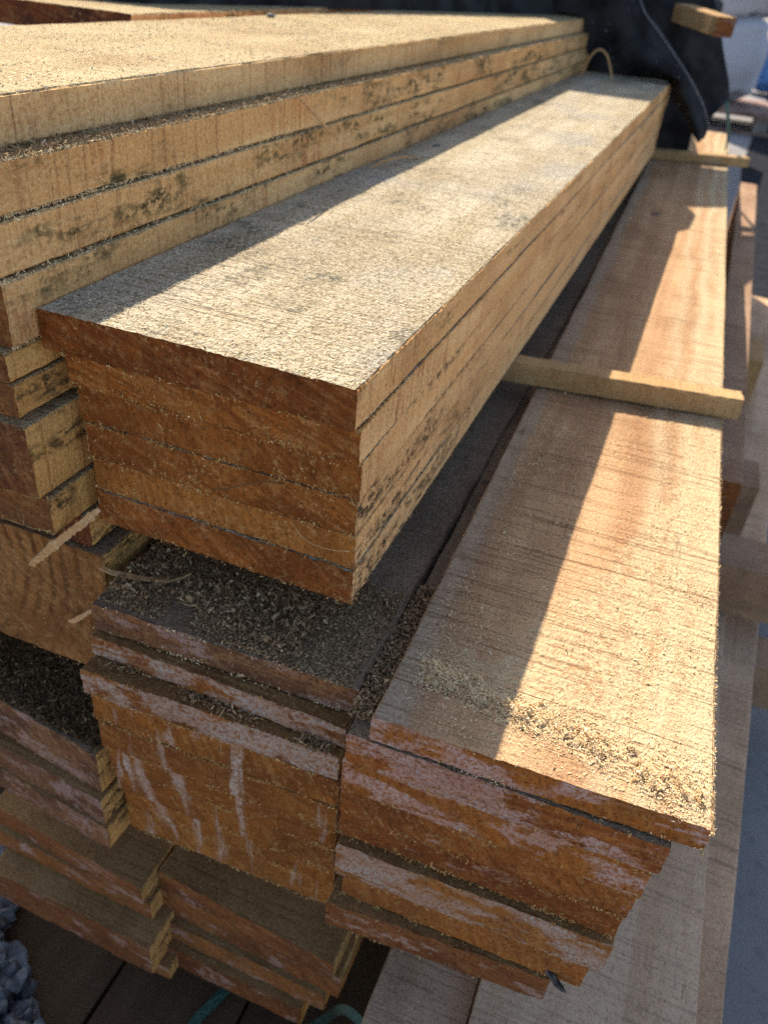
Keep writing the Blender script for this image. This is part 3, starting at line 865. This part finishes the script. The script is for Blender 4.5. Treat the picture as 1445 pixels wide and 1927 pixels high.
# bar poking out of the tarp
o = cross_bar('mottled timber end poking out from under the tarp at the top right', None, -1.0, 0.0, 0.0, 0.0, 0.24, 0.185, 'slat', name='timber', cat='timber', end='low_end')
o.location = Vector((-0.227, 9.85, 0.735)) * S
o.rotation_euler = (0, math.radians(4), math.radians(-58))

# ------------------------------------------------------------------ straps, fibres, splinters


def ribbon(name, pts, width, mat, up=(0, 0, 1), thick=0.004, k=40, taper=0, twist=0.0, rag=0.0):
    p = resample(pts, k)
    d = np.gradient(p, axis=0)
    d /= np.linalg.norm(d, axis=1)[:, None]
    upv = np.array(up, float)
    s = np.cross(d, upv)
    s /= np.linalg.norm(s, axis=1)[:, None] + 1e-9
    nn = np.cross(s, d)
    if twist:
        a = np.linspace(0, twist, k)[:, None]
        s, nn = s * np.cos(a) + nn * np.sin(a), nn * np.cos(a) - s * np.sin(a)
    w = np.full((k, 1), width / 2)
    if taper:
        w = w * (np.sin(np.linspace(0.25, 2.85, k)) ** taper)[:, None]
    if rag:
        rr = np.random.default_rng(len(name) + int(abs(p[0].sum()) * 1000))
        p = p + rr.normal(0, rag * 0.35, p.shape)
        w = np.clip(w + rr.normal(0, rag, (k, 1)), 0.0015, None)
    t = thick / 2
    org = p[0].copy()
    v = np.stack([p - s * w - nn * t, p + s * w - nn * t, p + s * w + nn * t, p - s * w + nn * t], 1).reshape(-1, 3) - org
    fs = []
    for i in range(k - 1):
        for q in range(4):
            q2 = (q + 1) % 4
            fs.append((i * 4 + q, i * 4 + q2, i * 4 + 4 + q2, i * 4 + 4 + q))
    fs += [(3, 2, 1, 0), ((k - 1) * 4, (k - 1) * 4 + 1, (k - 1) * 4 + 2, (k - 1) * 4 + 3)]
    return link(name, v, fs, [mat], None, tuple(org), smooth=40)


def smooth_pts(pts, k=40):
    """Catmull-Rom through the points"""
    p = np.array(pts, float)
    p = np.vstack([2 * p[0] - p[1], p, 2 * p[-1] - p[-2]])
    out = []
    seg = len(p) - 3
    for i in range(seg):
        for t in np.linspace(0, 1, max(3, k // seg), endpoint=False):
            a, b, c, d = p[i:i + 4]
            out.append(0.5 * (2 * b + (c - a) * t + (2 * a - 5 * b + 4 * c - d) * t * t + (3 * b - a - 3 * c + d) * t ** 3))
    out.append(p[-2])
    return out


tag(ribbon('strap', smooth_pts([(0.33, 10.6, 0.10), (0.42, 10.55, 0.02), (0.56, 10.5, -0.12), (0.68, 10.5, -0.36), (0.77, 10.6, -0.62), (0.80, 10.9, -0.86)]), 0.05, M['strap'], up=(0.4, -1, 0.5)),
    'green plastic strap curving down behind the black tarp', 'strap', 'green plastic straps')
tag(ribbon('strap', smooth_pts([(-0.60, -0.60, -3.78), (-0.62, -0.18, -3.785), (-0.57, 0.02, -3.79), (-0.45, 0.4, -3.79)]), 0.055, M['strap']),
    'green plastic strap lying on the dark deck board', 'strap', 'green plastic straps')
tag(ribbon('strap', smooth_pts([(-0.02, -0.12, -3.40), (0.05, 0.0, -3.42), (0.12, 0.12, -3.5), (0.26, 0.08, -3.62), (0.30, -0.25, -3.7)]), 0.045, M['strap'], up=(0.1, -0.5, 1)),
    'kinked green plastic strap down in the dark gap', 'strap', 'green plastic straps')

SPL = [(-0.874, 0.0, -0.655), (-0.905, -0.035, -0.690), (-0.945, -0.062, -0.728), (-0.998, -0.09, -0.783), (-1.045, -0.108, -0.832), (-1.088, -0.12, -0.879)]
tag(ribbon('splinter', SPL, 0.030, M['splinter'], up=(0.3, -1, 0.3), thick=0.012, taper=0.5, twist=0.5, rag=0.0022),
    'torn tan splinter hanging from the bottom of the left stack', 'splinter')
tag(ribbon('wood_shaving', smooth_pts([(-0.948, 0.02, -0.930), (-0.90, 0.01, -0.925), (-0.855, 0.015, -0.930), (-0.738, 0.05, -0.938), (-0.66, 0.09, -0.935), (-0.629, 0.125, -0.925)]), 0.022, M['splinter'], up=(0, -0.4, 1), thick=0.006, taper=0.8, twist=0.9, rag=0.0013),
    'curled tan shaving on the chips under the six-plank stack', 'shaving')
tag(ribbon('wood_shaving', smooth_pts([(-1.086, -0.01, -1.225), (-1.04, -0.03, -1.19), (-1.004, -0.03, -1.157), (-0.953, -0.015, -1.11)]), 0.018, M['splinter'], up=(0, -1, 0.2), thick=0.006, taper=0.8, rag=0.0013),
    'short pale shaving clinging to the ringed timber end', 'shaving')
tag(ribbon('splinter', smooth_pts([(-1.0, 1.623, 0.388), (-0.975, 1.754, 0.308), (-0.972, 1.867, 0.242), (-0.975, 2.006, 0.176)]), 0.014, M['splinter'], up=(1, 0, 0.2), thick=0.006, taper=0.8, rag=0.0008),
    'thin curved splinter hanging on the mouldy side of the left stack', 'splinter')
tag(ribbon('straw', smooth_pts([(-0.93, 8.3, 0.005), (-0.891, 8.3, 0.065), (-0.843, 8.3, 0.207), (-0.767, 8.3, 0.275), (-0.675, 8.3, 0.225), (-0.589, 8.3, 0.06), (-0.58, 8.3, 0.005)]), 0.018, M['splinter'], up=(0, -1, 0.2), thick=0.01),
    'bent straw arching in front of the tarp', 'straw')
tag(ribbon('wood_shaving', smooth_pts([(-0.935, 2.35, 0.008), (-0.90, 2.45, 0.03), (-0.86, 2.62, 0.028), (-0.83, 2.78, 0.006)]), 0.018, M['splinter'], up=(0, 0, 1), thick=0.006, taper=0.8, rag=0.0013),
    'small shaving lying in the shade where the stacks meet', 'shaving')
tag(ribbon('wood_fibre', smooth_pts([(-0.48, 0.050, -0.483), (-0.42, 0.040, -0.455), (-0.378, 0.04, -0.431), (-0.30, 0.046, -0.395), (-0.237, 0.05, -0.384)]), 0.0022, M['dust_grey'], up=(0, -1, 0), thick=0.0022),
    'hair-thin dark fibre across the ends of the six-plank stack', 'fibre')
tag(ribbon('wood_fibre', smooth_pts([(-0.209, 0.05, -0.51), (-0.17, 0.044, -0.545), (-0.128, 0.04, -0.56), (-0.07, 0.044, -0.562), (-0.016, 0.05, -0.553)]), 0.0022, M['splinter'], up=(0, -1, 0), thick=0.0022),
    'fine pale fibre low on the ends of the six-plank stack', 'fibre')


def chip(name, c, r, mat, seed, squash=0.5, rz=0.0):
    rng = np.random.default_rng(seed)
    ph, th = 10, 7
    vs = [(0, 0, 1)]
    for i in range(1, th):
        for j in range(ph):
            a, b = math.pi * i / th, 2 * math.pi * j / ph
            vs.append((math.sin(a) * math.cos(b), math.sin(a) * math.sin(b), math.cos(a)))
    vs.append((0, 0, -1))
    v = np.array(vs) * (1 + rng.normal(0, 0.13, (len(vs), 1))) * np.array(r)
    fs = [(0, 1 + j, 1 + (j + 1) % ph) for j in range(ph)]
    for i in range(th - 2):
        for j in range(ph):
            a = 1 + i * ph
            fs.append((a + j, a + ph + j, a + ph + (j + 1) % ph, a + (j + 1) % ph))
    n = len(vs) - 1
    a = 1 + (th - 2) * ph
    fs += [(a + j, n, a + (j + 1) % ph) for j in range(ph)]
    return link(name, v, fs, [mat], None, c, (0, 0, rz), smooth=40)


tag(chip('bark_flake', (0.925, -0.165, -1.905), (0.05, 0.012, 0.016), M['bark'], 3, rz=-0.6), 'dark bark flake stuck at the lower right of the right stack', 'bark flake')
tag(chip('bark_flake', (-0.87, 3.21, 0.002), (0.022, 0.035, 0.006), M['bark'], 4), 'black bark flake on the shaded edge of the sunlit plank', 'bark flake')
tag(chip('pebble', (-2.22, 3.665, 0.523), (0.025, 0.04, 0.012), M['bark'], 6), 'small dark crumb on the broad cream plank', 'crumb')
tag(chip('pebble', (0.306, 6.567, -0.884), (0.04, 0.04, 0.008), M['bark'], 8), 'dark crumb in the shade on the right stack', 'crumb')


# ------------------------------------------------------------------ loose sawdust
def dust(name, label, pos, nrm, ln, wd, mat, seed, tilt=0.6, curl=0.35):
    rng = np.random.default_rng(seed)
    v, f, sh = flake_arrays(pos, nrm, ln, wd, rng, tilt, curl)
    org = np.array(pos).mean(0)
    org[2] = np.array(pos)[:, 2].min()
    o = link(name, v - org, f.tolist(), [mat], None, tuple(org), shade=sh, smooth=0)
    return tag(o, label, 'sawdust', None, 'stuff')


rng = np.random.default_rng(11)


def clumped(n, x0, x1, y0, y1, freq, thr, rng):
    """points with patchy density"""
    gx, gy = int((x1 - x0) * freq) + 3, int((y1 - y0) * freq) + 3
    lat = rng.uniform(0, 1, (gx + 1, gy + 1))
    x = rng.uniform(x0, x1, n * 3)
    y = rng.uniform(y0, y1, n * 3)
    u, v = (x - x0) * freq, (y - y0) * freq
    i, j = np.minimum(u.astype(int), gx - 1), np.minimum(v.astype(int), gy - 1)
    a, b = u - i, v - j
    a, b = a * a * (3 - 2 * a), b * b * (3 - 2 * b)
    d = (lat[i, j] * (1 - a) + lat[i + 1, j] * a) * (1 - b) + (lat[i, j + 1] * (1 - a) + lat[i + 1, j + 1] * a) * b
    keep = rng.uniform(0, 1, len(x)) < np.clip((d - thr) / (1 - thr) * 2.2, 0, 1)
    return x[keep][:n], y[keep][:n], d[keep][:n]


# top of A: fine pale fuzz
x, y, d = clumped(7000, -0.99, -0.01, 0.01, 2.6, 6, 0.15, rng)
dust('sawdust', 'fine pale sawdust clinging to the sunlit top of the six-plank stack', np.stack([x, y, np.full(len(x), 0.001)], 1), (0, 0, 1), 0.0026, 0.0014, M['dust_pale'], 21, 0.35, 0.2)
# D1: coarse chips under A
x, y, d = clumped(60000, -0.86, 0.075, -0.09, 0.40, 7, 0.12, rng)
edge = np.clip((y + 0.10) / 0.05, 0, 1)
keep = rng.uniform(0, 1, len(x)) < edge * np.clip(1.15 - y / 0.5, 0.25, 1)
x, y, d = x[keep], y[keep], d[keep]
hz = np.clip(d - 0.3, 0, 1) * 0.035 * rng.uniform(0, 1, len(x))
big = np.exp(-((x + 0.55) / 0.35) ** 2)
z = -0.963 + hz + 0.01 * (x + 0.868) * 0
dust('wood_chips', 'brown wood chips heaped on the dark plank under the six-plank stack', np.stack([x, y, z], 1), (0, 0, 1), 0.0044, 0.0021, M['dust_grey'], 22, 0.7)
x, y, d = clumped(1500, -0.84, -0.10, -0.06, 0.20, 9, 0.3, rng)
dust('wood_chips', 'larger flat chips among the brown ones at the left of the dark plank', np.stack([x, y, -0.948 + 0.03 * rng.uniform(0, 1, len(x))], 1), (0, 0, 1), 0.0078, 0.0036, M['dust_grey'], 23, 0.6)
# D3 ledge dust
x = rng.uniform(-0.84, 0.06, 2600)
y = -0.165 + 0.04 * x * 0.9 + 0.03 + rng.uniform(-0.025, 0.03, len(x))
k = np.clip(vnoise(np.sort(x), 7, rng) + 0.35, 0, 1)
x = np.sort(x)
keep = rng.uniform(0, 1, len(x)) < k
dust('sawdust', 'dark sawdust caught on the ledge above the dripping paint', np.stack([x, y, np.full(len(x), -1.185) + rng.uniform(0, 0.012, len(x))], 1)[keep], (0, 0, 1), 0.008, 0.003, M['dust_grey'], 24, 0.9)
# B top: heap at the front end
RX = [0.22, 0.38, 0.55, 0.69, 0.85, 0.97, 1.12]
RY = [0.04, 0.01, -0.02, -0.015, -0.05, -0.08, -0.10]
n0 = 22000
cx = rng.uniform(0.24, 1.12, n0)
band = np.interp(cx, RX, RY)
dens = np.interp(cx, [0.24, 0.45, 0.6, 0.8, 1.0, 1.12], [0.35, 0.6, 0.75, 0.9, 1.0, 0.9])
spread = np.interp(cx, [0.24, 0.6, 1.0, 1.12], [0.035, 0.035, 0.05, 0.07])
cyy = band + rng.normal(0, 1, n0) * spread
lat = vnoise(np.sort(cx), 12, rng, 3)
lat = np.interp(cx, np.sort(cx), lat)
keep = (rng.uniform(0, 1, n0) < dens * np.clip(0.6 + lat, 0.1, 1)) & (cyy > -0.19 - 0.0)
cx, cyy, band, spread = cx[keep], cyy[keep], band[keep], spread[keep]
hh = np.exp(-((cyy - band) / spread) ** 2) * 0.030 * rng.uniform(0, 1, len(cx)) * np.clip(0.5 + vnoise(cx * 3.1 + cyy * 2, 14, rng, 2), 0.1, 1.3)
dust('sawdust', 'ragged ridge of sawdust near the end of the plank half in sun', np.stack([cx, cyy, -0.885 + hh], 1), (0, 0, 1), 0.0030, 0.0014, M['dust'], 25, 0.5, 0.25)
# clumps in that ridge
ccx, ccy, ccz = [], [], []
for i in range(60):
    bx = rng.uniform(0.30, 1.10)
    by = float(np.interp(bx, RX, RY)) + rng.normal(0, 0.03)
    r = 0.0085 * math.exp(rng.normal(0, 0.5))
    m = 260
    q = rng.normal(0, 1, (m, 3))
    q /= np.linalg.norm(q, axis=1)[:, None]
    q *= r * rng.uniform(0.5, 1, (m, 1))
    ccx += list(bx + q[:, 0])
    ccy += list(by + q[:, 1])
    ccz += list(-0.886 + np.abs(q[:, 2]) * 0.9)
dust('sawdust', 'small clumps of sawdust standing up along the ragged ridge', np.stack([ccx, ccy, ccz], 1), (0, 0, 1), 0.0034, 0.0018, M['dust'], 26, 1.0)
# thin scatter on B top
x, y, d = clumped(13000, 0.21, 1.12, -0.18, 2.9, 5, 0.2, rng)
xs_ = np.clip((x - 0.2), 0, 1)
keep = rng.uniform(0, 1, len(x)) < np.where(x > 0.85, 1.0, np.where(x < 0.42, 0.8, 0.30))
x, y = (x - BY * np.clip(y, 0, 9))[keep], y[keep]
ok = (x > 0.215) & (x < 1.115 - BY * y)
x, y = x[ok], y[ok]
dust('sawdust', 'thin scatter of sawdust along the plank half in sun', np.stack([x, y, np.full(len(x), -0.884)], 1), (0, 0, 1), 0.0034, 0.0014, M['dust'], 27, 0.5, 0.2)
# C2 ledge dust, given a darker grey for the shade under C1
y = rng.power(0.6, 7000) * 4.5 - 0.2
x = -1.045 - rng.uniform(-0.03, 0.16, len(y))
z = 0.384 + rng.uniform(0, 0.012, len(y))
x = np.minimum(x, -1.034 + 0.003 * y)
dust('sawdust', 'sawdust, greyed for shade, on the ledge under the broad cream plank', np.stack([x, y, z], 1), (0, 0, 1), 0.0044, 0.0019, M['dust_grey'], 28, 0.8)
# C1 top fuzz
x, y, d = clumped(12000, -2.30, -1.13, -0.1, 5.5, 4, 0.1, rng)
dust('sawdust', 'coarse sawdust all over the broad cream plank', np.stack([x, y, np.full(len(x), 0.514)], 1), (0, 0, 1), 0.0034, 0.0018, M['dust_pale'], 29, 0.5, 0.2)
# F top dust
x, y, d = clumped(22000, -1.8, -0.90, -0.10, 0.35, 8, 0.1, rng)
y = y + -0.12 * (x + 1.86) * 0.6
dust('sawdust', 'dark brown dust heaped on the plank at the left edge', np.stack([x, y, -1.686 + 0.05 * np.clip(d - 0.3, 0, 1) * rng.uniform(0, 1, len(x))], 1), (0, 0, 1), 0.0070, 0.0032, M['dust_dark'], 30, 0.9)
# dust in the gap between the two front stacks
x = rng.uniform(0.10, 0.21, 3600)
y = rng.uniform(-0.17, 0.5, 3600)
z = np.full(3600, -0.985) + rng.uniform(0, 0.02, 3600)
dust('sawdust', 'brown sawdust packed in the gap between the two front stacks', np.stack([x, y, z], 1), (0, 0, 1), 0.006, 0.0027, M['dust_grey'], 31, 0.9)

# ------------------------------------------------------------------ gravel
rng = np.random.default_rng(5)
gv, gf = [], []
for i in range(1500):
    t = rng.uniform(0, 1)
    c = np.array([rng.uniform(-2.7, -1.10), rng.uniform(-0.9, 0.7), 0])
    lim = -1.92 + 1.65 * np.clip(-0.12 - c[1], 0, 0.55) + rng.normal(0, 0.04)
    if c[0] > lim:
        c[0] = lim - rng.uniform(0, 0.5)
    c[2] = -3.86 + rng.uniform(0, 0.16) + 0.10 * np.clip(lim - c[0], 0, 0.6)
    r = rng.uniform(0.025, 0.085)
    pts = rng.normal(0, 1, (11, 3))
    pts /= np.linalg.norm(pts, axis=1)[:, None]
    pts *= r * rng.uniform(0.75, 1.15, (11, 1)) * np.array([1, 1, 0.75])
    import bmesh
    bm = bmesh.new()
    for p in pts:
        bm.verts.new(p)
    bmesh.ops.convex_hull(bm, input=bm.verts)
    bm.verts.index_update()
    base = len(gv)
    used = {}
    for f in bm.faces:
        q = []
        for vv in f.verts:
            if vv.index not in used:
                used[vv.index] = len(gv)
                gv.append(np.array(vv.co) + c)
            q.append(used[vv.index])
        gf.append(tuple(q))
    bm.free()
o = link('gravel', np.array(gv) - np.array((-2, 0, -4.2)), gf, [M['stone']], None, (-2, 0, -4.2), smooth=0)
tag(o, 'blue-grey gravel heaped at the lower left beside the deck boards', 'gravel', None, 'stuff')


# ------------------------------------------------------------------ far background: bags on a pallet
def bag(label, c, r, mat, seed, group=None, rz=0.0):
    rng = np.random.default_rng(seed)
    ph, th = 36, 20
    vs, fs = [], []
    k1 = rng.uniform(0, 6, 6)
    for i in range(th + 1):
        a = math.pi * i / th
        for j in range(ph):
            b = 2 * math.pi * j / ph

            def se(t, e):
                return math.copysign(abs(t) ** e, t)
            p = np.array([se(math.sin(a), .45) * se(math.cos(b), .45), se(math.sin(a), .45) * se(math.sin(b), .45), se(math.cos(a), .55)])
            wob = 1 + 0.05 * math.sin(3 * b + k1[0] + 2 * a) + 0.035 * math.sin(7 * b + k1[1] - 3 * a) + 0.03 * math.sin(9 * a + k1[2] + b)
            vs.append(p * wob * np.array(r))
    for i in range(th):
        for j in range(ph):
            fs.append((i * ph + j, (i + 1) * ph + j, (i + 1) * ph + (j + 1) % ph, i * ph + (j + 1) % ph))
    vs = np.array(vs)
    vs[:, 2] -= vs[:, 2].min()
    o = link('bag', vs, fs, [mat], None, c, (0, 0, rz), smooth=60)
    return tag(o, label, 'bag', group)


GBG = 'bags stacked in the background'
bag('white sack lying directly on the reddish pallet in the background', (-0.45, 44.0, -3.35), (2.10, 1.6, 1.65), M['bag'], 1, GBG, 0.05)
bag('upper white sack on top of the other in the background', (-0.35, 44.0, -0.12), (2.2, 1.6, 1.95), M['bag'], 2, GBG, -0.04)
bag('blue printed sack at the right edge, behind the white sacks', (4.3, 60.0, -4.25), (2.9, 1.7, 1.45), M['blue'], 3, GBG)
bag('pale sack lying on top of the blue printed one', (4.5, 60.0, -1.40), (2.8, 1.7, 1.7), M['bag'], 4, GBG, 0.1)


def box(b, x0, x1, y0, y1, z0, z1):
    k = len(b[0])
    b[0] += [(x0, y0, z0), (x1, y0, z0), (x1, y1, z0), (x0, y1, z0), (x0, y0, z1), (x1, y0, z1), (x1, y1, z1), (x0, y1, z1)]
    b[1] += [(k, k + 3, k + 2, k + 1), (k + 4, k + 5, k + 6, k + 7), (k, k + 1, k + 5, k + 4), (k + 1, k + 2, k + 6, k + 5), (k + 2, k + 3, k + 7, k + 6), (k + 3, k, k + 4, k + 7)]


pal = bpy.data.objects.new('pallet', None)
COL.objects.link(pal)
pal.location = Vector((0, 43.0, -4.25)) * S
tag(pal, 'reddish wooden pallet under the white sacks', 'pallet')
for x0 in (-4.0, -0.9, 2.0):
    b = [[], []]
    box(b, x0, x0 + 0.6, -2.6, 3.2, 0.12, 0.70)
    link('block_runner', b[0], b[1], [M['greywood']], pal, smooth=0)
for k in range(6):
    b = [[], []]
    box(b, -4.1, 2.75, -2.7 + k * 1.0, -2.7 + k * 1.0 + 0.75, 0.703, 0.88)
    link('deck_board', b[0], b[1], [M['redwood']], pal, smooth=0)
b = [[], []]
box(b, -4.1, 2.75, -2.7, -2.0, 0.0, 0.117)
link('bottom_board', b[0], b[1], [M['redwood']], pal, smooth=0)
